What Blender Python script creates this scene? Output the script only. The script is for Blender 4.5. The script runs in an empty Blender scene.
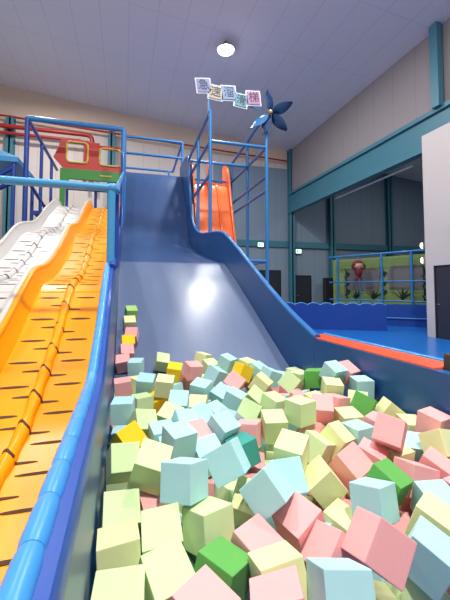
import bpy, bmesh, math, random
from mathutils import Vector, Matrix, Euler
PI = math.pi
R = math.radians
sc = bpy.context.scene
C = sc.collection

# ------------------------------------------------------------------ camera
cam_d = bpy.data.cameras.new('camera'); cam = bpy.data.objects.new('camera', cam_d); C.objects.link(cam)
cam.location = (0, 0, 1.46)
cam.rotation_euler = (R(90 + 3), 0, R(-16))
cam_d.sensor_width = 36; cam_d.lens = 21.0; cam_d.sensor_fit = 'AUTO'
cam_d.shift_y = -30.3 / 600
cam_d.clip_start = 0.02; cam_d.clip_end = 200
sc.camera = cam

# ------------------------------------------------------------------ world, lamps, exposure
sc.view_settings.view_transform = 'Standard'
sc.view_settings.look = 'None'
sc.view_settings.exposure = 0.0
sc.view_settings.gamma = 1.0
sc.view_settings.use_curve_mapping = False
w = bpy.data.worlds.new('world'); sc.world = w; w.use_nodes = True
bgn = w.node_tree.nodes['Background']
bgn.inputs[0].default_value = (0.80, 0.88, 1.0, 1); bgn.inputs[1].default_value = 0.5

def hall_light(x, y, z, power, size, col=(1, 1, 1), rot=(0, 0, 0), spread=180):
    d = bpy.data.lights.new('hall_lamp_fill', 'AREA'); d.shape = 'DISK'; d.size = size; d.energy = power; d.color = col
    d.spread = R(spread)
    o = bpy.data.objects.new('hall_lamp_fill', d); C.objects.link(o); o.location = (x, y, z); o.rotation_euler = rot
    return o
LAMPS_AND_FILL = [  # x, y, power : high-bay lamps; the last is an unseen fill added to brighten the bay
    (3.6, 12.45, 480), (3.8, 5.6, 470), (-3.8, 4.0, 400), (-3.6, 15.5, 400), (0.8, -1.8, 1200), (15.5, 12.0, 260)]
def ceil_z(x): return 11.26 - 0.106 * x
for (x, y, p) in LAMPS_AND_FILL:
    hall_light(x, y, ceil_z(x) - 0.45, p, 0.55, (1.0, 0.97, 0.93))

# ------------------------------------------------------------------ materials
def mat(name, col, rough=0.5, spec=0.5, metal=0, noise=0.0, nscale=20, bump=0.0, bscale=60, emit=None, estr=0, coat=0, sheen=0):
    m = bpy.data.materials.new(name); m.use_nodes = True
    nt = m.node_tree; b = nt.nodes['Principled BSDF']
    b.inputs['Base Color'].default_value = (*col, 1); b.inputs['Roughness'].default_value = rough
    b.inputs['Specular IOR Level'].default_value = spec; b.inputs['Metallic'].default_value = metal
    b.inputs['Coat Weight'].default_value = coat
    b.inputs['Sheen Weight'].default_value = sheen
    if emit:
        b.inputs['Emission Color'].default_value = (*emit, 1); b.inputs['Emission Strength'].default_value = estr
    if noise or bump:
        tc = nt.nodes.new('ShaderNodeTexCoord')
    if noise:
        n = nt.nodes.new('ShaderNodeTexNoise'); n.inputs['Scale'].default_value = nscale; n.inputs['Detail'].default_value = 5
        nt.links.new(tc.outputs['Object'], n.inputs['Vector'])
        mx = nt.nodes.new('ShaderNodeMix'); mx.data_type = 'RGBA'
        mx.inputs[6].default_value = (*[c * (1 - noise) for c in col], 1)
        mx.inputs[7].default_value = (*[min(1, c * (1 + noise)) for c in col], 1)
        nt.links.new(n.outputs['Fac'], mx.inputs[0]); nt.links.new(mx.outputs[2], b.inputs['Base Color'])
    if bump:
        n2 = nt.nodes.new('ShaderNodeTexNoise'); n2.inputs['Scale'].default_value = bscale; n2.inputs['Detail'].default_value = 4
        nt.links.new(tc.outputs['Object'], n2.inputs['Vector'])
        bp = nt.nodes.new('ShaderNodeBump'); bp.inputs['Strength'].default_value = bump; bp.inputs['Distance'].default_value = 0.02
        nt.links.new(n2.outputs['Fac'], bp.inputs['Height']); nt.links.new(bp.outputs['Normal'], b.inputs['Normal'])
    return m

def lin(r, g, b):
    f = lambda c: (c / 255 / 12.92) if c / 255 <= 0.04045 else ((c / 255 + 0.055) / 1.055) ** 2.4
    return (f(r), f(g), f(b))

def panel_mat(name, col, dark, sx, sy, axes=(0, 1), width=0.02, rough=0.7):
    """sheet panels with thin seams, a real pattern of the panels themselves"""
    m = mat(name, col, rough, 0.3); nt = m.node_tree; b = nt.nodes['Principled BSDF']
    tc = nt.nodes.new('ShaderNodeTexCoord'); sp = nt.nodes.new('ShaderNodeSeparateXYZ')
    nt.links.new(tc.outputs['Object'], sp.inputs[0])
    outs = []
    for ax, s in zip(axes, (sx, sy)):
        if not s: continue
        d = nt.nodes.new('ShaderNodeMath'); d.operation = 'DIVIDE'; d.inputs[1].default_value = s
        nt.links.new(sp.outputs[ax], d.inputs[0])
        f = nt.nodes.new('ShaderNodeMath'); f.operation = 'FRACT'; nt.links.new(d.outputs[0], f.inputs[0])
        l = nt.nodes.new('ShaderNodeMath'); l.operation = 'LESS_THAN'; l.inputs[1].default_value = width / s
        nt.links.new(f.outputs[0], l.inputs[0]); outs.append(l)
    o = outs[0]
    if len(outs) == 2:
        mxx = nt.nodes.new('ShaderNodeMath'); mxx.operation = 'MAXIMUM'
        nt.links.new(outs[0].outputs[0], mxx.inputs[0]); nt.links.new(outs[1].outputs[0], mxx.inputs[1]); o = mxx
    mx = nt.nodes.new('ShaderNodeMix'); mx.data_type = 'RGBA'
    mx.inputs[6].default_value = (*col, 1); mx.inputs[7].default_value = (*dark, 1)
    nt.links.new(o.outputs[0], mx.inputs[0]); nt.links.new(mx.outputs[2], b.inputs['Base Color'])
    return m

M = {}
M['ceiling'] = panel_mat('ceiling_panels', lin(236, 240, 254), lin(220, 226, 242), 1.0, 3.0, (0, 1), 0.03)
M['wall_white'] = panel_mat('white_sheet_wall', lin(226, 216, 208), lin(206, 198, 192), 0.9, 0, (0, 1), 0.03)
M['wall_cream'] = mat('cream_wall', lin(236, 214, 190), 0.7)
M['wall_slate'] = panel_mat('slate_sheet_wall', lin(138, 158, 178), lin(122, 142, 162), 0.9, 0, (0, 1), 0.03)
M['wall_grey'] = panel_mat('grey_sheet_wall', lin(158, 152, 156), lin(146, 141, 146), 0, 1.1, (0, 1), 0.03)
M['partition'] = mat('partition_white', lin(196, 191, 191), 0.6)
M['floor'] = mat('grey_floor', lin(120, 122, 126), 0.35, noise=0.08, nscale=3)
M['teal_steel'] = mat('teal_steel', lin(70, 130, 150), 0.45)
M['mat_blue'] = mat('blue_mat', lin(18, 108, 196), 0.28, 0.6, noise=0.08, nscale=2)
M['pad_blue'] = mat('royal_blue_pad', lin(24, 72, 158), 0.38, 0.5, bump=0.05, bscale=8)
M['pad_edge'] = mat('light_blue_vinyl', lin(64, 148, 218), 0.34, 0.5)
M['side_edge'] = mat('mid_blue_edge', lin(42, 112, 180), 0.36)
M['orange_vinyl'] = mat('orange_vinyl', lin(232, 88, 48), 0.38)
M['orange_slide'] = mat('orange_slide_plastic', lin(250, 122, 62), 0.25, 0.6)
M['wall_navy'] = mat('navy_vinyl', lin(34, 84, 142), 0.34, 0.5, bump=0.04, bscale=5)
M['pipe_blue'] = mat('blue_pipe', lin(48, 126, 190), 0.32)
M['pipe_deep'] = mat('deep_blue_pipe', lin(36, 74, 164), 0.36)
M['pipe_light'] = mat('light_blue_sleeve', lin(70, 160, 216), 0.36)
M['yellow'] = mat('yellow_plastic', lin(250, 160, 8), 0.3, 0.35, coat=0.0, noise=0.03, nscale=4)
M['white_plastic'] = mat('white_plastic', lin(204, 200, 196), 0.3, 0.6, noise=0.02, nscale=4)
M['dash'] = mat('dark_slot', lin(66, 40, 18), 0.6)
M['dash_grey'] = mat('grey_slot', lin(62, 60, 66), 0.6)
M['red'] = mat('red_plastic', lin(206, 52, 44), 0.4)
M['red_pipe'] = mat('red_pipe', lin(176, 46, 40), 0.4)
M['green_panel'] = mat('green_panel', lin(62, 150, 60), 0.45)
M['yellow_trim'] = mat('yellow_trim', lin(222, 190, 84), 0.45)
M['door'] = mat('dark_door', lin(46, 50, 62), 0.45)
M['black'] = mat('black', (0.012, 0.012, 0.014), 0.5)
M['chrome'] = mat('chrome', (0.75, 0.75, 0.72), 0.2, metal=1)
M['exit'] = mat('lit_exit_face', (0.6, 1, 0.8), 0.5, emit=(0.62, 1.0, 0.82), estr=2.2)
M['exit_green'] = mat('exit_green', (0.02, 0.4, 0.18), 0.5, emit=(0.02, 0.55, 0.25), estr=0.6)
M['lamp'] = mat('lamp_lens', (1, 1, 1), 0.5, emit=(1.0, 0.98, 0.95), estr=14)
M['warm_glow'] = mat('warm_glow', (1, .8, .6), 0.5, emit=(1.0, 0.78, 0.55), estr=3)
M['grey_metal'] = mat('grey_metal', lin(150, 152, 158), 0.4, metal=0.6)
M['mural_green'] = mat('mural_green', lin(122, 148, 88), 0.6, noise=0.08, nscale=1.5)
M['mural_grey'] = mat('mural_grey', lin(104, 104, 108), 0.7)
M['mural_dark'] = mat('mural_dark', lin(14, 44, 42), 0.7)
M['wood'] = mat('dark_wood', lin(74, 66, 52), 0.6)
M['pin_blue'] = mat('pinwheel_blue', lin(12, 52, 96), 0.4)
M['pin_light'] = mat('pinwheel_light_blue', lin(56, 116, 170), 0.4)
M['sign_white'] = mat('sign_white', lin(226, 230, 240), 0.5)
M['cloth_red'] = mat('toy_red', lin(126, 40, 56), 0.8)
M['cloth_tan'] = mat('toy_tan', lin(222, 180, 150), 0.8)

def slide_blue(a=(52, 80, 126), c=(60, 88, 134)):
    """navy slide vinyl: satin, scuffed by use along the run"""
    m = mat('navy_slide_vinyl', lin(60, 82, 128), 0.3, 0.45); nt = m.node_tree; b = nt.nodes['Principled BSDF']
    tc = nt.nodes.new('ShaderNodeTexCoord'); mp = nt.nodes.new('ShaderNodeMapping')
    mp.inputs['Scale'].default_value = (9, 1.6, 1.6)
    n = nt.nodes.new('ShaderNodeTexNoise'); n.inputs['Scale'].default_value = 1.0; n.inputs['Detail'].default_value = 8
    nt.links.new(tc.outputs['Object'], mp.inputs[0]); nt.links.new(mp.outputs[0], n.inputs['Vector'])
    mx = nt.nodes.new('ShaderNodeMix'); mx.data_type = 'RGBA'
    mx.inputs[6].default_value = (*lin(*a), 1); mx.inputs[7].default_value = (*lin(*c), 1)
    nt.links.new(n.outputs['Fac'], mx.inputs[0]); nt.links.new(mx.outputs[2], b.inputs['Base Color'])
    mr = nt.nodes.new('ShaderNodeMapRange'); mr.inputs[3].default_value = 0.26; mr.inputs[4].default_value = 0.34
    nt.links.new(n.outputs['Fac'], mr.inputs[0]); nt.links.new(mr.outputs[0], b.inputs['Roughness'])
    bp = nt.nodes.new('ShaderNodeBump'); bp.inputs['Strength'].default_value = 0.02; bp.inputs['Distance'].default_value = 0.01
    nt.links.new(n.outputs['Fac'], bp.inputs['Height']); nt.links.new(bp.outputs['Normal'], b.inputs['Normal'])
    return m
M['slide'] = slide_blue()
M['slide_pale'] = slide_blue((86, 104, 138), (98, 116, 148))  # paler copy of the slide vinyl for the lower run

# ------------------------------------------------------------------ mesh helpers
class MB:
    def __init__(s): s.bm = bmesh.new(); s.mi = 0
    def face(s, vs):
        try:
            f = s.bm.faces.new(vs); f.material_index = s.mi; return f
        except ValueError: return None
    def box(s, x0, x1, y0, y1, z0, z1, mtx=None):
        v = [Vector((x, y, z)) for z in (z0, z1) for y in (y0, y1) for x in (x0, x1)]
        if mtx: v = [mtx @ p for p in v]
        v = [s.bm.verts.new(p) for p in v]
        for f in ((0, 2, 3, 1), (4, 5, 7, 6), (0, 1, 5, 4), (2, 6, 7, 3), (0, 4, 6, 2), (1, 3, 7, 5)):
            s.face([v[i] for i in f])
        return s
    def tube(s, pts, r, n=10, caps=True):
        pts = [Vector(p) for p in pts]
        rr = r if isinstance(r, (list, tuple)) else [r] * len(pts)
        rings = []; up = None
        for i, p in enumerate(pts):
            t = ((pts[min(i + 1, len(pts) - 1)] - p).normalized() + (p - pts[max(i - 1, 0)]).normalized()).normalized()
            if up is None:
                up = Vector((0, 0, 1)) if abs(t.z) < 0.9 else Vector((0, 1, 0))
            a = t.cross(up).normalized(); b = a.cross(t).normalized(); up = b
            rings.append([s.bm.verts.new(p + (a * math.cos(2 * PI * k / n) + b * math.sin(2 * PI * k / n)) * rr[i]) for k in range(n)])
        for i in range(len(rings) - 1):
            for k in range(n):
                s.face([rings[i][k], rings[i][(k + 1) % n], rings[i + 1][(k + 1) % n], rings[i + 1][k]])
        if caps:
            s.face(list(reversed(rings[0]))); s.face(rings[-1])
        return s
    def prism(s, poly, fn0, fn1):
        """closed outline poly (2D) placed at two depths"""
        a = [s.bm.verts.new(fn0(*p)) for p in poly]; b = [s.bm.verts.new(fn1(*p)) for p in poly]
        n = len(poly)
        s.face(list(reversed(a))); s.face(b)
        for i in range(n): s.face([a[i], a[(i + 1) % n], b[(i + 1) % n], b[i]])
        return s
    def grid(s, top, bot):
        """closed slab between two equal grids of points"""
        T = [[s.bm.verts.new(p) for p in r] for r in top]; B = [[s.bm.verts.new(p) for p in r] for r in bot]
        m, n = len(T), len(T[0])
        for i in range(m - 1):
            for j in range(n - 1):
                s.face([T[i][j], T[i][j + 1], T[i + 1][j + 1], T[i + 1][j]])
                s.face([B[i][j], B[i + 1][j], B[i + 1][j + 1], B[i][j + 1]])
        for i in range(m - 1):
            s.face([T[i][0], T[i + 1][0], B[i + 1][0], B[i][0]]); s.face([T[i][-1], B[i][-1], B[i + 1][-1], T[i + 1][-1]])
        for j in range(n - 1):
            s.face([T[0][j], B[0][j], B[0][j + 1], T[0][j + 1]]); s.face([T[-1][j], T[-1][j + 1], B[-1][j + 1], B[-1][j]])
        return s
    def sphere(s, c, r, sx=1, sy=1, sz=1, seg=14):
        mtx = Matrix.Translation(c) @ Matrix.Diagonal((sx, sy, sz, 1))
        res = bmesh.ops.create_uvsphere(s.bm, u_segments=seg, v_segments=max(6, seg // 2), radius=r, matrix=mtx)
        for v in res['verts']:
            for f in v.link_faces: f.material_index = s.mi
        return s
    def build(s, name, mats, parent=None, smooth=None, bevel=0, origin=None, segs=2):
        if bevel:
            bmesh.ops.bevel(s.bm, geom=list(s.bm.edges), offset=bevel, segments=segs, affect='EDGES', profile=0.6, clamp_overlap=True)
        bmesh.ops.recalc_face_normals(s.bm, faces=s.bm.faces)
        me = bpy.data.meshes.new(name)
        o = bpy.data.objects.new(name, me)
        if origin is not None:
            bmesh.ops.translate(s.bm, verts=s.bm.verts, vec=-Vector(origin)); o.location = origin
        s.bm.to_mesh(me); s.bm.free()
        for m in (mats if isinstance(mats, (list, tuple)) else [mats]): me.materials.append(m)
        if smooth is not None:
            me.shade_smooth() if hasattr(me, 'shade_smooth') else None
            me.set_sharp_from_angle(angle=R(smooth))
        C.objects.link(o)
        if parent is not None:
            o.parent = parent
            o.location = Vector(o.location) - parent.location
        return o

def tag(o, label=None, cat=None, group=None, kind=None):
    if label: o['label'] = label
    if cat: o['category'] = cat
    if group: o['group'] = group
    if kind: o['kind'] = kind
    return o
def empty(name, loc, label, cat, group=None):
    o = bpy.data.objects.new(name, None); C.objects.link(o); o.location = loc; o.empty_display_size = 0.2
    return tag(o, label, cat, group)
def part(mb, name, m, root, **k):
    # parts are modelled in world coordinates; shift into the root's frame
    bmesh.ops.translate(mb.bm, verts=mb.bm.verts, vec=-Vector(root.location))
    o = mb.build(name, m, None, **k); o.parent = root
    return o
def sub(mb, name, m, parent, root, **k):
    bmesh.ops.translate(mb.bm, verts=mb.bm.verts, vec=-Vector(root.location))
    o = mb.build(name, m, None, **k); o.parent = parent
    return o
def interp(tab, x):
    """Catmull-Rom style smooth interpolation of a table"""
    if x <= tab[0][0]: return tab[0][1]
    if x >= tab[-1][0]: return tab[-1][1]
    for i in range(len(tab) - 1):
        if tab[i][0] <= x <= tab[i + 1][0]: break
    x0, y0 = tab[i]; x1, y1 = tab[i + 1]; h = x1 - x0
    def sl(j):
        if j <= 0: return (tab[1][1] - tab[0][1]) / (tab[1][0] - tab[0][0])
        if j >= len(tab) - 1: return (tab[-1][1] - tab[-2][1]) / (tab[-1][0] - tab[-2][0])
        a = (tab[j][1] - tab[j - 1][1]) / (tab[j][0] - tab[j - 1][0]); b = (tab[j + 1][1] - tab[j][1]) / (tab[j + 1][0] - tab[j][0])
        return 0 if a * b <= 0 else 2 * a * b / (a + b)
    t = (x - x0) / h; m0 = sl(i) * h; m1 = sl(i + 1) * h
    return (2*t**3-3*t**2+1)*y0 + (t**3-2*t**2+t)*m0 + (-2*t**3+3*t**2)*y1 + (t**3-t**2)*m1

# ------------------------------------------------------------------ the hall
XL, XM, XR, YB, YF = -9.0, 10.0, 22.0, 20.0, -6.0
tag(MB().box(XL, XR, YF, YB, -0.2, 0).build('floor', M['floor']), kind='structure')
def ceiling_slab():
    mb = MB(); v = [mb.bm.verts.new((x, y, ceil_z(x) + dz)) for dz in (0, 0.2) for y in (YF, YB) for x in (XL, XR)]
    for f in ((0, 2, 3, 1), (4, 5, 7, 6), (0, 1, 5, 4), (2, 6, 7, 3), (0, 4, 6, 2), (1, 3, 7, 5)): mb.face([v[i] for i in f])
    return tag(mb.build('ceiling', M['ceiling']), kind='structure')
ceiling_slab()
mb = MB(); mb.prism([(XL, 10.2), (XM, 9.2), (XM, ceil_z(XM)), (XL, ceil_z(XL))], lambda a, b: (a, YB, b), lambda a, b: (a, YB + 0.2, b))
tag(mb.build('wall_back_upper', M['wall_cream']), kind='structure')
mb = MB(); mb.prism([(XL, 0), (XM, 0), (XM, 9.2), (XL, 10.2)], lambda a, b: (a, YB, b), lambda a, b: (a, YB + 0.2, b))
tag(mb.build('wall_back', M['wall_white']), kind='structure')
mb = MB(); mb.prism([(XM, 0), (XR, 0), (XR, ceil_z(XR)), (XM, ceil_z(XM))], lambda a, b: (a, YB, b), lambda a, b: (a, YB + 0.2, b))
tag(mb.build('wall_back_bay', M['wall_slate']), kind='structure')
tag(MB().box(XL - 0.2, XL, YF, YB, 0, ceil_z(XL)).build('wall_left', M['wall_white']), kind='structure')
tag(MB().box(XL, XR, YF - 0.2, YF, 0, 12.3).build('wall_front', M['wall_grey']), kind='structure')
tag(MB().box(XR, XR + 0.2, YF, YB, 0, ceil_z(XR)).build('wall_right_far', M['wall_slate']), kind='structure')
# wall above the long girder on the right
mb = MB(); mb.prism([(YF, 7.4), (YB, 7.4), (YB, ceil_z(XM)), (YF, ceil_z(XM))], lambda a, b: (XM, a, b), lambda a, b: (XM + 0.15, a, b))
tag(mb.build('wall_right', M['wall_grey']), kind='structure')
# girder (I-section) and its columns
mb = MB(); mb.box(XM - 0.16, XM + 0.16, YF, YB, 7.3, 7.45); mb.box(XM - 0.16, XM + 0.16, YF, YB, 6.15, 6.3); mb.box(XM - 0.05, XM + 0.05, YF, YB, 6.3, 7.3)
tag(mb.build('trim_1', M['teal_steel']), kind='structure')
def column(n, x, y, z1, w=0.3):
    mb = MB(); mb.box(x - w / 2, x + w / 2, y - w / 2, y - w / 2 + 0.04, 0, z1); mb.box(x - w / 2, x + w / 2, y + w / 2 - 0.04, y + w / 2, 0, z1)
    mb.box(x - 0.04, x + 0.04, y - w / 2, y + w / 2, 0, z1)
    tag(mb.build('trim_%d' % n, M['teal_steel']), kind='structure')
column(2, XM, YB - 0.2, ceil_z(XM), 0.34)
column(3, 12.9, YB - 0.2, 9.8, 0.36)
column(4, 17.4, YB - 0.2, 9.2, 0.36)
column(5, -5.7, YB - 0.2, 10.2, 0.36)
column(6, -0.8, YB - 0.2, 10.0, 0.36)
tag(MB().box(9.7, 9.92, 8.7, 9.0, 7.4, ceil_z(XM)).build('trim_7', M['teal_steel']), kind='structure')
tag(MB().box(XM + 0.2, XR, YB - 0.16, YB, 4.0, 4.38).build('trim_8', M['teal_steel']), kind='structure')
tag(MB().box(6.5, XM - 0.2, YB - 0.16, YB, 4.0, 4.38).build('trim_9', M['teal_steel']), kind='structure')
tag(MB().box(5.0, 6.5, YB - 0.16, YB, 4.0, 4.38).build('trim_10', M['teal_steel']), kind='structure')
tag(MB().tube([(XM + 0.35, 10.5, 6.05), (XM + 0.35, 15.5, 6.05)], 0.04).build('trim_11', M['sign_white']), kind='structure')
# lower slate cladding of the back wall beside the corner
tag(MB().box(5.0, XM - 0.17, YB - 0.05, YB, 0, 9.0).build('wall_back_cladding', M['wall_slate']), kind='structure')
# white partition on the right with a dark door
mb = MB(); Y1, Y0 = 8.25, -2.0; dy0, dy1 = 7.0, 7.98
mb.box(8.5, 8.62, dy1, Y1, 0, 6.0); mb.box(8.5, 8.62, Y0, dy0, 0, 6.0); mb.box(8.5, 8.62, dy0, dy1, 2.1, 6.0)
mb.box(8.62, 10, Y1 - 0.12, Y1, 0, 6.0)
tag(mb.build('wall_right_partition', M['partition']), kind='structure')
d = tag(MB().box(8.53, 8.58, dy0, dy1, 0.01, 2.08).build('door_1', M['door']), kind='structure')
mb = MB().box(8.515, 8.535, dy0, dy0 + 0.05, 0.01, 2.1); mb.box(8.515, 8.535, dy1 - 0.05, dy1, 0.01, 2.1); mb.box(8.515, 8.535, dy0, dy1, 2.05, 2.1)
o = mb.build('door_frame', M['black']); o.parent = d
o = MB().tube([(8.47, 7.86, 1.0), (8.47, 7.76, 1.0)], 0.014).tube([(8.53, 7.86, 1.0), (8.47, 7.86, 1.0)], 0.012).build('door_handle', M['chrome']); o.parent = d
# doors in the far wall with exit lights
def far_door(n, x, w=0.95, h=2.15):
    d = tag(MB().box(x - w / 2, x + w / 2, YB - 0.1, YB - 0.04, 0, h).build('door_%d' % n, M['door']), kind='structure')
    mb = MB().box(x - w / 2 - 0.06, x - w / 2, YB - 0.12, YB - 0.03, 0, h + 0.06).box(x + w / 2, x + w / 2 + 0.06, YB - 0.12, YB - 0.03, 0, h + 0.06).box(x - w / 2, x + w / 2, YB - 0.12, YB - 0.03, h, h + 0.06)
    o = mb.build('door_frame', M['black']); o.parent = d
    o = MB().tube([(x - 0.35, YB - 0.15, 1.0), (x - 0.22, YB - 0.15, 1.0)], 0.015).build('door_handle', M['chrome']); o.parent = d
far_door(2, 8.6, 1.3, 2.5)
far_door(3, 10.75, 1.2, 2.2)
def exit_light(x, z, label):
    r = empty('exit_light', (x, YB - 0.2, z), label, 'exit light', 'exit lights over the far doors')
    part(MB().box(x - 0.2, x + 0.2, YB - 0.19, YB - 0.05, z, z + 0.3), 'housing', M['grey_metal'], r, bevel=0.01)
    part(MB().box(x - 0.18, x + 0.18, YB - 0.2, YB - 0.19, z + 0.03, z + 0.27), 'lit_face', M['exit'], r)
    part(MB().box(x - 0.12, x - 0.02, YB - 0.205, YB - 0.2, z + 0.07, z + 0.23), 'pictogram', M['exit_green'], r)
exit_light(7.95, 3.95, 'small lit green exit light seen left of the corner column, nearer the slides')
exit_light(10.5, 3.62, 'small lit green exit light over the dark door right of the corner column')
# tall cabinet near the far column
mb = MB().box(12.05, 12.65, YB - 0.75, YB - 0.4, 0.0, 2.1)
r = empty('tall_cabinet', (12.3, 19.4, 0), 'dark tall cabinet against the far wall beside the second teal column', 'cabinet')
part(mb, 'body', M['door'], r, bevel=0.01)
part(MB().box(12.08, 12.34, YB - 0.77, YB - 0.755, 0.05, 2.05), 'door', M['black'], r); part(MB().box(12.36, 12.62, YB - 0.77, YB - 0.755, 0.05, 2.05), 'door', M['black'], r)

# ceiling high-bay lamps (only the first gets a fixture, the others are lights alone)
def high_bay(x, y, label):
    z = ceil_z(x); r = empty('high_bay_lamp', (x, y, z), label, 'lamp', 'high bay lamps under the ceiling')
    part(MB().tube([(x, y, z - .03), (x, y, z - 0.12)], 0.1), 'mount', M['grey_metal'], r, smooth=40)
    part(MB().tube([(x, y, z - 0.12), (x, y, z - 0.2), (x, y, z - 0.3)], [0.12, 0.24, 0.33], 24), 'reflector', M['grey_metal'], r, smooth=40)
    part(MB().tube([(x, y, z - 0.301), (x, y, z - 0.34), (x, y, z - 0.42)], [0.32, 0.30, 0.16], 24), 'lens', M['lamp'], r, smooth=40)
for i, (x, y, p) in enumerate(LAMPS_AND_FILL[:1]):
    high_bay(x, y, 'round white high bay lamp glowing under the grey panel ceiling above the sign')

# red sprinkler pipe on the back wall
r = empty('red_water_pipe', (-4, YB - 0.6, 9.4), 'red water pipe running along the back wall behind the slide frame and bending down', 'pipe')
def bend(p0, p1, p2, rad=0.35, n=6):
    a = (Vector(p0) - Vector(p1)).normalized() * rad; b = (Vector(p2) - Vector(p1)).normalized() * rad; p = Vector(p1)
    return [p + a * (1 - t) ** 2 + b * t ** 2 for t in [k / n for k in range(n + 1)]]
yy = YB - 0.55
part(MB().tube([(-8.9, yy, 9.55)] + bend((-8.9, yy, 9.55), (-1.75, yy, 9.55), (-1.75, yy, 7.0)) + [(-1.75, yy, 7.0)], 0.11, 12), 'main_pipe', M['red_pipe'], r, smooth=40)
part(MB().tube([(-8.9, yy, 9.2)] + bend((-8.9, yy, 9.2), (-2.1, yy, 9.2), (-2.1, yy, 7.0)) + [(-2.1, yy, 7.0)], 0.08, 12), 'branch_pipe', M['red_pipe'], r, smooth=40)
tag(MB().tube([(-8.9, YB - 0.35, 10.3), (XM - 0.3, YB - 0.35, 9.4)], 0.05).build('thin_conduit', M['red_pipe']), 'thin brownish red conduit along the top of the back wall under the cream strip', 'conduit')

# ------------------------------------------------------------------ wavy slides (white and yellow)
WAVE = [(-1.2, .42), (1, .43), (2.0, .45), (2.5, .50), (3.07, .69), (3.7, .96), (4.3, 1.30), (4.75, 1.50), (5.4, 1.60), (6.38, 1.95), (7.5, 2.50), (8.7, 2.78), (10.2, 3.50), (11.3, 3.9), (12.0, 3.95)]
def wave_slide(name, x0, x1, label, m, dashm, wall_h=0.2):
    xc, hw = (x0 + x1) / 2, (x1 - x0) / 2
    r = empty(name, (xc, 2.5, 0), label, 'slide', 'wavy slides side by side')
    U = [-1, -.985, -.95, -.9, -.84, -.76, -.6, -.4, -.2, -.12, -.09, -.05, 0, .05, .09, .12, .2, .4, .6, .76, .84, .9, .95, .985, 1]
    def h(u):
        a = abs(u)
        z = 0.0
        if a > 0.74: t = (a - .74) / .26; z = wall_h * t * t * (3 - 2 * t)
        return z
    def P(u, y, dz=0):
        return Vector((xc + hw * u, y, interp(WAVE, y) + h(u) + dz))
    ys = [-1.1 + 0.1 * i for i in range(131)]
    mb = MB(); mb.grid([[P(u, y) for u in U] for y in ys], [[P(u, y, -0.05) for u in U] for y in ys])
    # dark grip slots pressed across the bed: thin lens-shaped inlays, part of the bed's own mesh
    mb.mi = 1
    rnd = random.Random(5); y = -0.95; k = 0
    while y < 11.7:
        spans = [(-.70, -.2), (.2, .66)] if k % 2 == 0 else [(-.38, .36)]
        for (a, b) in spans:
            a += rnd.uniform(-.03, .03); b += rnd.uniform(-.03, .03); n = 9 if k % 2 == 0 else 31; T = []; B = []
            for i in range(n):
                t = i / (n - 1); u = a + (b - a) * t; wv = 0.012 * math.sqrt(max(0.03, 1 - (2 * t - 1) ** 2)) + .001
                xd = hw * u; up = 0.012 + math.sqrt(max(0, .0475 ** 2 - xd * xd)) + .003 if abs(xd) < .047 else .0035
                yo = .035 * math.tanh(-xd * 40) if k % 2 else 0
                T.append([P(u, y + yo - wv, up), P(u, y + yo + wv, up)]); B.append([P(u, y + yo - wv, up - .012), P(u, y + yo + wv, up - .012)])
            mb.grid(T, B)
        y += 0.155 if y < 4 else 0.19; k += 1
    part(mb, 'slide_bed', [m, dashm], r, smooth=50)
    # raised middle ridge
    pts = []; rads = []; y = -1.1
    while y < 11.9:
        pts.append(P(0, y, 0.012)); rads.append(0.042 + 0.006 * math.sin(y * 20)); y += 0.075
    part(MB().tube(pts, rads, 12), 'middle_ridge', m, r, smooth=60)
    # rolled side lips
    for s in (-1, 1):
        part(MB().tube([P(s * .985, y, -0.012) for y in ys], 0.03, 8), 'side_lip', m, r, smooth=60)
    # cross seam where two slide sections are bolted
    for yj in (1.0, 4.55, 8.2):
        mb = MB(); mb.grid([[P(u, yj + d_, 0.006) for u in U[4:-4]] for d_ in (-.035, -.012, .012, .035)], [[P(u, yj + d_, -0.01) for u in U[4:-4]] for d_ in (-.035, -.012, .012, .035)])
        part(mb, 'section_joint', m, r, smooth=40)
    # steel legs under the bed
    for y in (2.0, 5.0, 8.0, 11.0):
        for s in (-.7, .7):
            part(MB().tube([(xc + hw * s, y, 0), (xc + hw * s, y, interp(WAVE, y) - 0.05)], 0.03), 'leg', M['pipe_deep'], r, smooth=40)
wave_slide('wavy_slide', -1.06, -.185, 'glossy yellow wavy slide with dark grip slots along the blue padded divider', M['yellow'], M['dash'])
wave_slide('wavy_slide', -1.98, -1.10, 'white wavy slide with grey grip slots left of the yellow one', M['white_plastic'], M['dash_grey'])

# ------------------------------------------------------------------ padded divider between yellow slide and pit
DIV = [(-1.2, 1.00), (1.75, 1.0), (2.2, 1.14), (3.3, 1.64), (5.0, 2.1), (7.3, 2.66), (9.9, 3.1), (11.0, 3.8), (11.7, 5.4), (11.95, 6.0), (12.3, 6.1)]
r = empty('padded_divider', (-.11, 3, 0), 'blue padded divider wall between the yellow slide and the foam pit', 'divider')
ys = [-1.1 + 0.08 * i for i in range(168)]
mb = MB(); mb.grid([[(x, y, interp(DIV, y) - 0.02) for x in (-.165, -.097)] for y in ys], [[(x, y, -0.0) for x in (-.165, -.097)] for y in ys])
part(mb, 'wall', M['wall_navy'], r)
mb = MB()
yk = [y for y in ys if y < 3.45]
mb.grid([[(x, y, interp(DIV, y) + 0.004 - (0.012 if x > -.095 else 0)) for x in (-.128, -.100, -.091)] for y in yk], [[(x, y, interp(DIV, y) - 0.07) for x in (-.128, -.100, -.091)] for y in yk])
part(mb, 'side_strip', M['pad_blue'], r, smooth=50)
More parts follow.
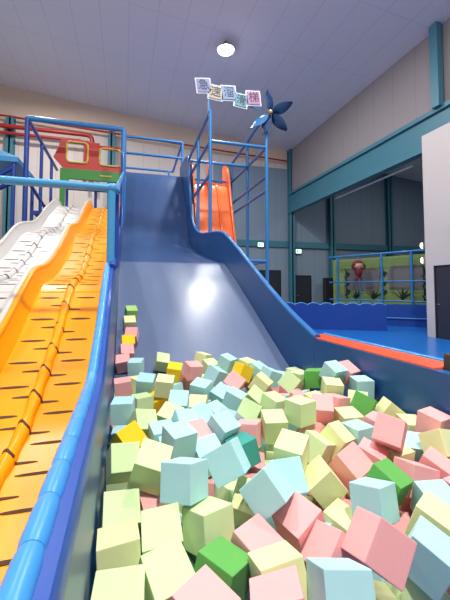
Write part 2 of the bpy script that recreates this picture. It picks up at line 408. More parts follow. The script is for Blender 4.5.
# light blue roll cap in sewn sections
y = -1.1
while y < 3.3:
    L = 0.148; n = 7; pts = []; rads = []
    for i in range(n):
        t = i / (n - 1); yy_ = y + L * t; pts.append((-.150, yy_, interp(DIV, yy_) + 0.0)); rads.append(0.0265 * (0.90 + 0.10 * min(1, 8 * t * (1 - t))))
    part(MB().tube(pts, rads, 16), 'roll_cap', M['pad_edge'], r, smooth=60); y += L + 0.002
# the far, thinner edge
part(MB().tube([(-.115, y, interp(DIV, y)) for y in ys if y > 3.3], 0.04, 8), 'edge_pad', M['pad_blue'], r, smooth=60)

# ------------------------------------------------------------------ navy drop slide and pit
NAVY = [(0.9, 0.02), (2.9, 0.02), (3.1, 0.04), (3.4, .13), (4.1, .46), (6.9, 1.88), (7.15, 1.98), (7.4, 2.02), (10.9, 2.74), (11.3, 2.94), (11.7, 3.24), (12.0, 3.75), (12.9, 5.5), (13.15, 5.72), (13.6, 5.76)]
NX0, NX1 = -.095, 2.03
r = empty('drop_slide', (1, 7, 0), 'wide navy blue vinyl drop slide with a steep top running down into the foam pit', 'slide')
ys = [7.17 + 0.06 * i for i in range(108)]
xs = [NX0 + 0.002 + (NX1 - NX0 - 0.004) * i / 6 for i in range(7)]
mb = MB(); mb.grid([[(x, y, interp(NAVY, y)) for x in xs] for y in ys], [[(x, y, interp(NAVY, y) - 0.08) for x in xs] for y in ys])
part(mb, 'steep_panel', M['slide'], r, smooth=60)
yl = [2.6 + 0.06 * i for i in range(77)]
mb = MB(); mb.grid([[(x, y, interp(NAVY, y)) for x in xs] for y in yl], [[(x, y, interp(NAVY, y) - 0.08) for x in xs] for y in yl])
o = part(mb, 'lower_panel', M['slide_pale'], r, smooth=60); o['label'] = 'paler lower panel below the seam'
SIDE = [(0.0, .90), (3.45, .90), (3.7, .97), (6.6, 2.34), (6.94, 2.50), (7.35, 2.66), (7.9, 2.76), (9.6, 2.98), (10.4, 3.22), (11.1, 3.78), (11.6, 5.0), (11.9, 6.02), (12.3, 6.15), (13.6, 6.2)]
yz = [3.5 + 0.06 * i for i in range(169)]
mb = MB(); mb.grid([[(x, y, interp(SIDE, y)) for x in (2.035, 2.11)] for y in yz], [[(x, y, max(0, interp(NAVY, y) - 0.4)) for x in (2.035, 2.11)] for y in yz])
part(mb, 'side_wall', M['wall_navy'], r)
part(MB().tube([(2.075, y, interp(SIDE, y) + 0.005) for y in yz], 0.04, 10), 'side_edge', M['side_edge'], r, smooth=60)
# pit body
r = empty('foam_pit', (1, 2, 0), 'blue padded foam pit wall with an orange ledge along the right of the cubes', 'pit')
part(MB().box(2.035, 2.12, 0.0, 3.5, 0, .90), 'pit_wall', M['wall_navy'], r, bevel=0.004)
part(MB().box(-.09, 2.03, 0.0, 0.08, 0, .45), 'front_pad', M['wall_navy'], r, bevel=0.004)
part(MB().box(2.05, 2.30, 1.95, 3.75, .885, .912), 'ledge', M['orange_vinyl'], r, bevel=0.008)
part(MB().tube([(2.315, 1.95, .91), (2.315, 3.75, .91)], 0.018, 10), 'ledge_edge', M['pad_edge'], r, smooth=50)
part(MB().box(2.122, 2.30, 1.96, 3.74, 0, .884), 'outer_pad', M['orange_vinyl'], r)
part(MB().box(-.09, 2.03, .09, 3.0, 0, .19), 'pit_floor', M['wall_navy'], r)
tag(MB().box(2.125, 2.165, 1.885, 1.94, 0, 1.01).build('corner_post', M['wood'], bevel=0.01), 'dark wooden corner post at the near end of the orange ledge', 'post')
# ------------------------------------------------------------------ blue play floor on the right
tag(MB().box(2.34, 8.46, 2.0, 9.0, 0.0, 0.06).box(4.9, 8.46, 9.0, 12.4, 0.0, 0.06).box(8.46, 10.4, 8.3, 11.2, 0.0, 0.06).build('play_mat', M['mat_blue'], bevel=0.01), 'wide glossy bright blue play mat on the floor beyond the orange ledge', 'mat')

# scalloped barrier
A, B = Vector((4.9, 11.35, 0)), Vector((8.25, 9.6, 0))
t = (B - A).normalized(); nrm = Vector((t.y, -t.x, 0)); L = (B - A).length
r = empty('scalloped_barrier', A, 'low royal blue padded barrier with a scalloped top across the play mat', 'barrier')
def bar(a, z, off): p = A + t * a + nrm * off; return (p.x, p.y, z)
n = 80; top = [(L * i / n, 0.88 + 0.07 * abs(math.sin(PI * (L * i / n) / 0.42))) for i in range(n + 1)]
poly = [(0, 0.058)] + top + [(L, 0.058)]
poly = list(reversed(poly))
part(MB().prism(poly, lambda a, z: bar(a, z, 0), lambda a, z: bar(a, z, -0.3)), 'padded_wall', M['pad_blue'], r)
k = 0
while (k + 1) * 0.42 <= L + 0.01:
    a0, a1 = k * 0.42, (k + 1) * 0.42; pts = []
    for i in range(9):
        a = a0 + (a1 - a0) * i / 8; pts.append(bar(a, 0.885 + 0.07 * abs(math.sin(PI * a / 0.42)), -0.02))
    part(MB().tube(pts, 0.022, 8), 'scallop_trim', M['pad_edge'], r, smooth=60); k += 1
# second low barrier, set back
A2, B2 = Vector((8.6, 11.6, 0)), Vector((10.6, 9.75, 0))
t2 = (B2 - A2).normalized(); n2 = Vector((t2.y, -t2.x, 0))
def bar2(a, z, off): p = A2 + t2 * a + n2 * off; return (p.x, p.y, z)
L2 = (B2 - A2).length
r = empty('low_barrier', A2, 'plain low blue padded barrier set back under the net by the white wall', 'barrier')
part(MB().prism([(0, 0.058), (L2, 0.058), (L2, .86), (0, .86)], lambda a, z: bar2(a, z, 0), lambda a, z: bar2(a, z, -0.2)), 'padded_wall', M['pad_blue'], r)
part(MB().tube([bar2(0, .36, 0.04), bar2(L2, .36, 0.04)], 0.03), 'rail', M['pipe_blue'], r, smooth=40)

# net enclosure with blue posts and a green mural behind it
N0, N1 = Vector((9.0, 14.05, 0)), Vector((10.55, 10.25, 0))
tn = (N1 - N0).normalized(); nn = Vector((-tn.y, tn.x, 0)); LN = (N1 - N0).length
if nn.x < 0: nn = -nn
def net(a, z, off=0): p = N0 + tn * a + nn * off; return (p.x, p.y, z)
r = empty('play_enclosure', N0, 'blue post and rail play enclosure in front of the green mural', 'enclosure')
ZT = 2.85
for a, rp in ((0.44, .05), (1.51, .025), (2.46, .05), (3.62, .05)):
    part(MB().tube([net(a, 0), net(a, ZT)], rp, 10), 'post', M['pipe_blue'], r, smooth=40)
part(MB().tube([net(0, ZT), net(LN, ZT)], 0.045, 10), 'top_rail', M['pipe_blue'], r, smooth=40)
part(MB().tube([net(0, 1.72), net(LN, 1.72)], 0.035, 10), 'middle_rail', M['pipe_blue'], r, smooth=40)
part(MB().tube([net(0, 0.95), net(LN, 0.95)], 0.035, 10), 'low_rail', M['pipe_blue'], r, smooth=40)
# mural board
r = empty('mural_wall', net(LN / 2, 0, 0.4), 'bright green painted mural board with grey hills and dark plants behind the rails', 'mural')
part(MB().prism([(-.1, 0), (LN + .6, 0), (LN + .6, 2.75), (-.1, 2.75)], lambda a, z: net(a, z, .42), lambda a, z: net(a, z, .5)), 'board', M['mural_green'], r)
for (a0, a1, z0, z1) in ((0.5, 2.2, 1.35, 2.3), (2.45, 4.0, 1.4, 2.35)):
    part(MB().prism([(a0 + .1, z0), (a1 - .12, z0), (a1, z1 - .1), (a1 - .3, z1), (a0 + .2, z1), (a0, z1 - .3)], lambda a, z: net(a, z, .40), lambda a, z: net(a, z, .42)), 'painted_hill', M['mural_grey'], r)
def leafy(a, z0, h):
    mb = MB()
    for s, l in ((-1, .8), (-.45, 1.0), (.1, 1.15), (.6, .95), (1.1, .75)):
        pts = [(-.015, 0), (s * .3 * h - .04, h * l * .55), (s * .75 * h, h * l * .85), (s * .34 * h + .04, h * l * .45), (.015, 0)]
        mb.prism([(a + p[0], z0 + p[1]) for p in pts], lambda x, z: net(x, z, .385), lambda x, z: net(x, z, .40))
    return mb
for (a, h) in ((1.04, .42), (1.87, .42), (3.06, .5)): part(leafy(a, 0.98, h), 'painted_plant', M['mural_dark'], r)
for a in (0.64, 2.3, 3.91):
    mb = MB()
    for k in range(7):
        z = 0.98 + k * .19; s = 1 if k % 2 else -1
        mb.prism([(a - .05, z), (a + .06, z), (a + .05 + .12 * s, z + .17), (a - .02 + .12 * s, z + .22), (a - .05, z + .19)], lambda x, z: net(x, z, .385), lambda x, z: net(x, z, .40))
    part(mb, 'painted_vine', M['mural_dark'], r)
# plain doll hung on the rails
p = net(1.51, 2.42, -.12)
r = empty('stuffed_doll', p, 'small reddish stuffed doll with a tan face hung high on the blue rails', 'doll')
P = Vector(p)
part(MB().sphere(P + Vector((0, 0, -.28)), .17, 1, .8, 1.25), 'body', M['cloth_red'], r, smooth=60)
part(MB().sphere(P, .2, 1, .85, .92), 'head', M['cloth_tan'], r, smooth=60)
part(MB().sphere(P + Vector((0, .02, .1)), .2, 1.02, .9, .6), 'cap', M['cloth_red'], r, smooth=60)
for s in (-1, 1):
    part(MB().sphere(P + Vector((s * .2, 0, .06)), .07), 'ear', M['cloth_red'], r, smooth=60)
    part(MB().tube([P + Vector((s * .12, 0, -.2)), P + Vector((s * .28, -.02, -.12)), P + Vector((s * .3, -.02, .02))], .05, 8), 'arm', M['cloth_red'], r, smooth=60)
    part(MB().tube([P + Vector((s * .08, 0, -.42)), P + Vector((s * .13, -.04, -.62))], .055, 8), 'leg', M['cloth_red'], r, smooth=60)
# two warm glowing spots on the partition's end
for z, lab in ((2.72, 'upper of the two small warm glowing spots on the end of the white partition'), (2.28, 'lower of the two small warm glowing spots on the end of the white partition')):
    r = empty('wall_glow', (8.5, 8.3, z), lab, 'lamp', 'small glowing spots on the partition end')
    part(MB().box(8.46, 8.54, 8.25, 8.30, z - .08, z + .08), 'back_plate', M['grey_metal'], r, bevel=.005)
    part(MB().sphere(Vector((8.49, 8.34, z)), .06, 1, 1, 1.5), 'glow_ball', M['warm_glow'], r, smooth=60)

# ------------------------------------------------------------------ tower with sign over the orange drop slide
TX0, TX1, TY0, TY1 = 2.17, 3.80, 9.0, 12.4
r = empty('slide_tower', (TX0, TY0, 0), 'open blue pipe tower standing right of the navy slide and round the orange slide', 'tower')
def pipe(p0, p1, name='rail', rad=0.045, m='pipe_blue', root=None):
    return part(MB().tube([p0, p1], rad, 10), name, M[m], root or r, smooth=40)
for (x, y, z1) in ((TX0, TY0, 6.3), (TX1, TY0, 6.4), (TX0, 10.6, 6.2), (TX1, 10.6, 6.25), (TX0, TY1, 6.1), (TX1, TY1, 6.1)):
    pipe((x, y, 0), (x, y, z1), 'post', 0.05)
for z in (5.42,):
    pipe((TX0, TY0, z), (TX1, TY0, z)); pipe((TX0, TY0, z), (TX0, TY1, z)); pipe((TX1, TY0, z), (TX1, TY1, z)); pipe((TX0, TY1, z), (TX1, TY1, z)); pipe((TX0, 10.6, z), (TX1, 10.6, z))
for z in (6.1,):
    pipe((TX0, TY0, z + .15), (TX0, TY1, z)); pipe((TX1, TY0, z + .3), (TX1, TY1, z)); pipe((TX0, TY1, z), (TX1, TY1, z))
pipe((TX1, TY0, 4.6), (TX1, TY1, 4.6)); pipe((TX1, TY0, 4.2), (TX1, TY1, 4.2)); pipe((TX0, TY0, 4.5), (TX0, TY1, 4.5))
pipe((TX1, TY0, 2.2), (TX1, TY1, 2.2)); pipe((TX0 + .4, TY0, 2.2), (TX1, TY0, 2.2))
# orange drop slide
ORA = [(7.6, .3), (8.6, .75), (10.0, 1.6), (10.8, 2.15), (11.3, 2.75), (11.8, 4.0), (12.25, 5.1), (12.5, 5.35), (13.0, 5.4)]
r = empty('orange_slide', (3.0, 10, 0), 'bright orange steep slide with raised sides inside the blue pipe tower', 'slide')
OX0, OX1 = 2.30, 3.62
yo = [7.7 + .08 * i for i in range(66)]
mb = MB(); us = [0, .25, .5, .75, 1]
mb.grid([[(OX0 + (OX1 - OX0) * u, y, interp(ORA, y)) for u in us] for y in yo], [[(OX0 + (OX1 - OX0) * u, y + .03, interp(ORA, y) - .06) for u in us] for y in yo])
part(mb, 'slide_surface', M['orange_slide'], r, smooth=60)
for xx, nm in ((OX0, 'side_wall'), (OX1, 'side_wall')):
    def top(y): return interp(ORA, y) + .28 + .45 * max(0, min(1, (y - 11.4) / .7)) * (1 if y < 12.5 else 1)
    mb = MB(); mb.grid([[(xx - .03, y, top(y)), (xx, y, top(y) + .03), (xx + .03, y, top(y))] for y in yo], [[(xx + d_, y, interp(ORA, y) - .08) for d_ in (-.03, 0, .03)] for y in yo])
    part(mb, nm, M['orange_slide'], r, smooth=60)
part(MB().prism([(11.9, 4.3), (12.5, 5.3), (12.5, 6.1), (12.35, 6.15), (11.95, 5.3)], lambda a, c: (2.86, a, c), lambda a, c: (2.93, a, c)), 'dividing_fin', M['orange_slide'], r, bevel=.01)
part(MB().tube([((OX0 + OX1) / 2 + .25, y, interp(ORA, y) + .02) for y in yo], .05, 8), 'middle_ridge', M['orange_slide'], r, smooth=60)

# pinwheel on the tower's corner
PC = Vector((3.86, 8.86, 6.36))
r = empty('pinwheel', PC, 'large dark blue five-petal pinwheel with a gold hub on the tower corner', 'pinwheel')
face = Matrix.Rotation(R(-20), 4, 'Z')
for k, ang in enumerate((96, 24, -47, -108, 216)):
    a = R(ang); mb = MB()
    n = 12; T = []; B = []
    for i in range(n + 1):
        s = i / n; wv = 0.125 * math.sin(PI * min(1, s ** .8)) ** .9 + .004; rr_ = .06 + .62 * s
        rowt = []; rowb = []
        for j in (-1, 0, 1):
            px_, pz_ = rr_, wv * j
            x = px_ * math.cos(a) - pz_ * math.sin(a); z = px_ * math.sin(a) + pz_ * math.cos(a); yv = -.06 * j - (0.03 if j == 0 else 0)
            rowt.append(PC + face @ Vector((x, yv, z))); rowb.append(PC + face @ Vector((x, yv + .02, z)))
        T.append(rowt); B.append(rowb)
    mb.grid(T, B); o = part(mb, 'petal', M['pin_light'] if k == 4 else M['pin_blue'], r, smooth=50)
    if k == 4: o['label'] = 'lighter blue petal'  # one petal in a lighter blue
part(MB().sphere(PC + face @ Vector((0, -.07, 0)), .07), 'hub', mat('gold_hub', lin(206, 176, 120), .3, metal=.6), r, smooth=60)
part(MB().tube([PC + face @ Vector((0, -.02, 0)), PC + face @ Vector((0, .1, 0))], .03), 'axle', M['grey_metal'], r)

# the sign of five tilted tiles
signs = [
    ('急', (1.964, 8.93, 6.896), -8, 0.36, (120, 134, 176), (34, 38, 70)),
    ('速', (2.3, 8.93, 6.754), 4, 0.36, (176, 168, 150), (50, 50, 70)),
    ('溜', (2.671, 8.93, 6.799), -6, 0.37, (116, 146, 184), (44, 60, 110)),
    ('滑', (3.022, 8.93, 6.639), 5, 0.34, (96, 146, 164), (26, 70, 86)),
    ('梯', (3.395, 8.93, 6.764), -6, 0.37, (168, 130, 166), (90, 36, 78))]
r = empty('character_sign', (2.644, 8.93, 6.329), 'row of five tilted coloured character tiles with white outline above the tower', 'sign')
for ch, p, rot, s, c, tc_ in signs:
    Mx = Matrix.Translation(p) @ Matrix.Rotation(R(rot), 4, 'Y')
    bk = MB().box(-s / 2 - .035, s / 2 + .035, 0.012, 0.04, -s / 2 - .035, s / 2 + .035, Mx)
    part(bk, 'outline', M['sign_white'], r, bevel=.006)
    tl = MB().box(-s / 2, s / 2, -0.01, 0.012, -s / 2, s / 2, Mx)
    tile = part(tl, 'tile', mat('sign_tile', lin(*c), .5, noise=.06, nscale=9), r, bevel=.004)
    cu = bpy.data.curves.new('character', 'FONT'); cu.body = ch; cu.size = s * .86; cu.extrude = .004; cu.align_x = 'CENTER'; cu.align_y = 'CENTER'
    to = bpy.data.objects.new('character', cu); C.objects.link(to)
    cu.materials.append(mat('sign_letter', lin(*tc_), .5))
    to.matrix_world = tmx = Matrix.Translation(-Vector(r.location)) @ Mx @ Matrix.Translation((0, -.014, 0)) @ Matrix.Rotation(R(90), 4, 'X')
    dg = bpy.context.evaluated_depsgraph_get(); me = bpy.data.meshes.new_from_object(to.evaluated_get(dg)); me.name = 'character'
    tm = bpy.data.objects.new('character', me); C.objects.link(tm); tm.parent = tile; tm.matrix_local = tmx
    if not me.materials: me.materials.append(cu.materials[0])
    bpy.data.objects.remove(to)
SY = 8.93; pl = Vector((2.125, 8.93, 6.464)); part(MB().tube([pl + Vector((0, .05, -.25)), pl + Vector((0, .05, 0.1))], .03), 'bracket', M['pipe_blue'], r)
part(MB().tube([(1.95, SY + .06, 6.8), (3.62, SY + .06, 6.48)], .02), 'bracket', M['pipe_blue'], r)

# ------------------------------------------------------------------ pipe frame over the wavy slides
r = empty('pipe_scaffold', (-2.9, 12, 0), 'tall blue pipe frame with rails over the top of the white and yellow slides', 'frame')
FX0, FX1, FY = -3.0, -.10, 12.0
pipe((FX0, FY, 0), (FX0, FY, 6.78), 'post', .075, 'pipe_deep'); pipe((FX1, FY, 0), (FX1, FY, 6.78), 'post', .09, 'pipe_blue')
pipe((FX0, FY, 6.78), (FX1, FY, 6.78), 'rail', .085, 'pipe_blue')
pipe((FX0, FY, 6.78), (FX0, 17, 6.78), 'rail', .06, 'pipe_deep')
for y in (14.0, 15.8): pipe((FX0, y, 0), (FX0, y, 6.78), 'post', .06, 'pipe_deep')
pipe((FX0, FY, 4.9), (FX0, 17, 4.3), 'brace', .06, 'pipe_deep')
pipe((FX0, FY, 3.3), (FX0, 14, 3.3), 'rail', .05, 'pipe_deep')
pipe((FX0 - 1.6, FY, 4.0), (FX0, FY, 4.9), 'brace', .07, 'pipe_deep')
pipe((-2.1, 13.9, 3.9), (-2.1, 13.9, 5.4), 'post', .05, 'pipe_deep'); pipe((-1.1, 13.9, 3.9), (-1.1, 13.9, 5.4), 'post', .05, 'pipe_deep')
pipe((-2.1, 13.9, 5.15), (-.1, 13.9, 5.15), 'rail', .06, 'pipe_deep')
# rails across the top of the navy slide
for z, yb in ((7.26, 13.65), (6.62, 13.65), (7.0, 16.5)):
    pipe((FX1, yb, z), (2.14, yb, z), 'rail', .05)
pipe((FX1, 12, 6.7), (FX1, 16.5, 7.0), 'rail', .05)
pipe((2.14, 13.65, 5.6), (2.14, 13.65, 7.26), 'post', .05); pipe((1.95, 16.5, 5.7), (1.95, 16.5, 7.0), 'post', .05); pipe((FX1, 16.5, 3.9), (FX1, 16.5, 7.0), 'post', .05)
pipe((2.14, 13.65, 7.26), (2.14, 16.5, 7.0), 'rail', .05)
pipe((FX1, 13.65, 3.9), (FX1, 13.65, 7.26), 'post', .06)
# landing deck
r = empty('landing_deck', (-1.5, 13, 3.8), 'plain deck at the head of the slides behind the pipe frame', 'deck')
part(MB().box(-2.8, -.2, 12.05, 16.9, 3.78, 3.88), 'board', M['pad_blue'], r)
part(MB().box(-.18, 4.0, 13.6, 16.9, 5.62, 5.72), 'board', M['pad_blue'], r)

# low handrail structure at the near end of the divider
r = empty('slide_gantry', (-.13, 3.4, 1.7), 'light blue padded post and rail crossing over the white and yellow slides', 'gantry')
part(MB().tube([(-.13, 3.42, 1.6), (-.13, 3.42, 2.37)], .036, 12), 'post', M['pipe_light'], r, smooth=40)
part(MB().tube([(-.11, 3.42, 2.40), (-2.4, 3.42, 2.40)], .038, 12), 'rail', M['pipe_light'], r, smooth=40)
part(MB().sphere(Vector((-.125, 3.42, 2.40)), .048), 'elbow', M['pipe_light'], r, smooth=60)
part(MB().tube([(-.09, 3.46, 2.38), (-.09, 11.9, 5.3)], .03, 10), 'handrail', M['pipe_blue'], r, smooth=40)
part(MB().tube([(-.085, 3.6, 1.66), (-.085, 3.6, 2.40)], .024, 10), 'inner_post', M['pipe_deep'], r, smooth=40)
part(MB().tube([(-2.4, 3.42, 0), (-2.4, 3.42, 2.42)], .036, 12), 'post', M['pipe_light'], r, smooth=40)

# toy train play panel
r = empty('train_play_panel', (-1.2, 13, 5.3), 'red play panel shaped like a carriage with two yellow framed windows on a green base', 'play panel')
YP = 13.0
def ring(x0, x1, z0, z1):
    pts = []
    for (cx, cz, a0) in ((x1 - .12, z1 - .12, 0), (x0 + .12, z1 - .12, 90), (x0 + .12, z0 + .12, 180), (x1 - .12, z0 + .12, 270)):
        for k in range(4): a = R(a0 + 30 * k); pts.append((cx + .12 * math.cos(a), cz + .12 * math.sin(a)))
    return pts
def panel_with_holes(outer_strips):
    mb = MB()
    for (x0, x1, z0, z1) in outer_strips: mb.box(x0, x1, YP, YP + .12, z0, z1)
    return mb
mb = panel_with_holes([(-2.1, -2.0, 5.62, 6.66), (-1.32, -.92, 5.62, 6.62), (-.2, -.12, 5.62, 6.5), (-2.0, -1.32, 6.56, 6.66), (-2.0, -1.32, 5.62, 5.84), (-.92, -.2, 6.44, 6.54), (-.92, -.2, 5.62, 5.82)])
mb.prism([(-2.42, 5.98), (-2.1, 5.62), (-2.1, 6.66), (-2.2, 6.62), (-2.28, 6.3)], lambda a, b: (a, YP, b), lambda a, b: (a, YP + .12, b))
part(mb, 'carriage_panel', M['red'], r)
for (x0, x1, z0, z1) in ((-2.0, -1.32, 5.84, 6.56), (-.92, -.2, 5.82, 6.44)):
    pts = ring(x0, x1, z0, z1); loop = [(a, YP - .02, b) for a, b in pts] + [(pts[0][0], YP - .02, pts[0][1])]
    wf = part(MB().tube(loop, .035, 8), 'window_frame', M['yellow_trim'], r, smooth=50)
part(MB().prism([(-2.2, 3.9), (-2.05, 3.9), (-2.03, 5.0), (-1.9, 5.26), (-.1, 5.26), (-.1, 5.62), (-2.2, 5.62)], lambda a, b: (a, YP, b), lambda a, b: (a, YP + .1, b)), 'green_base', M['green_panel'], r)
part(MB().box(-.9, -.5, YP - .012, YP, 5.42, 5.47), 'painted_stripe', M['yellow_trim'], r)

# blue roofed play house corner at the far left
r = empty('blue_canopy', (-4.3, 12.2, 4.2), 'light blue pyramid canopy on blue braces at the far left of the slides', 'canopy')
mb = MB(); base = [(-5.6, 11.6, 5.38), (-3.12, 11.6, 5.38), (-3.12, 14, 5.38), (-5.6, 14, 5.38)]
bv = [mb.bm.verts.new(p) for p in base]; b2 = [mb.bm.verts.new((p[0], p[1], p[2] - .15)) for p in base]; ap = mb.bm.verts.new((-4.35, 12.8, 6.1))
for i in range(4):
    mb.face([bv[i], bv[(i + 1) % 4], ap]); mb.face([bv[i], b2[i], b2[(i + 1) % 4], bv[(i + 1) % 4]])
mb.face(list(reversed(b2)))
part(mb, 'roof', M['pipe_light'], r)
for (x, y) in ((-5.5, 11.7), (-3.25, 11.7), (-3.25, 13.9), (-5.5, 13.9)): part(MB().tube([(x, y, 0), (x, y, 5.25)], .06), 'post', M['pipe_deep'], r, smooth=40)
part(MB().tube([(-5.5, 11.7, 3.4), (-3.25, 11.7, 5.1)], .07), 'brace', M['pipe_deep'], r, smooth=40)
part(MB().tube([(-5.5, 11.7, 2.6), (-3.25, 11.7, 1.9)], .05), 'brace', M['pipe_deep'], r, smooth=40)
part(MB().tube([(-5.5, 11.7, 2.9), (-2.95, 11.7, 2.2)], .05), 'rail', M['pipe_deep'], r, smooth=40)

# ------------------------------------------------------------------ foam cubes in the pit
FOAM = {'g': ('pastel green', lin(206, 230, 172)), 'g2': ('light green', lin(168, 212, 120)), 'c': ('pale lime yellow', lin(228, 232, 172)), 't': ('mint blue', lin(176, 222, 224)),
        'p': ('pink', lin(246, 176, 174)), 'y': ('bright yellow', lin(246, 206, 40)), 'G': ('deep green', lin(98, 172, 84)), 'T': ('dark teal', lin(66, 160, 150))}
def foam_mesh(k, seed):
    rnd = random.Random(seed); bm = bmesh.new(); bmesh.ops.create_cube(bm, size=.15)
    for v in bm.verts: v.co += Vector((rnd.uniform(-1, 1), rnd.uniform(-1, 1), rnd.uniform(-1, 1))) * .0014
    bmesh.ops.bevel(bm, geom=list(bm.edges), offset=.0035, segments=2, affect='EDGES', profile=.6)
    me = bpy.data.meshes.new('foam_cube'); bm.to_mesh(me); bm.free()
    for p in me.polygons: p.use_smooth = False
    return me
FM = {}
for k, (nm, col) in FOAM.items():
    mm = mat('foam_' + nm.replace(' ', '_'), col, 0.85, 0.2, noise=.03, nscale=12, bump=.04, bscale=160, sheen=.1)
    for s in range(3):
        me = foam_mesh(k, s * 7 + len(k)); me.materials.append(mm); FM[(k, s)] = me
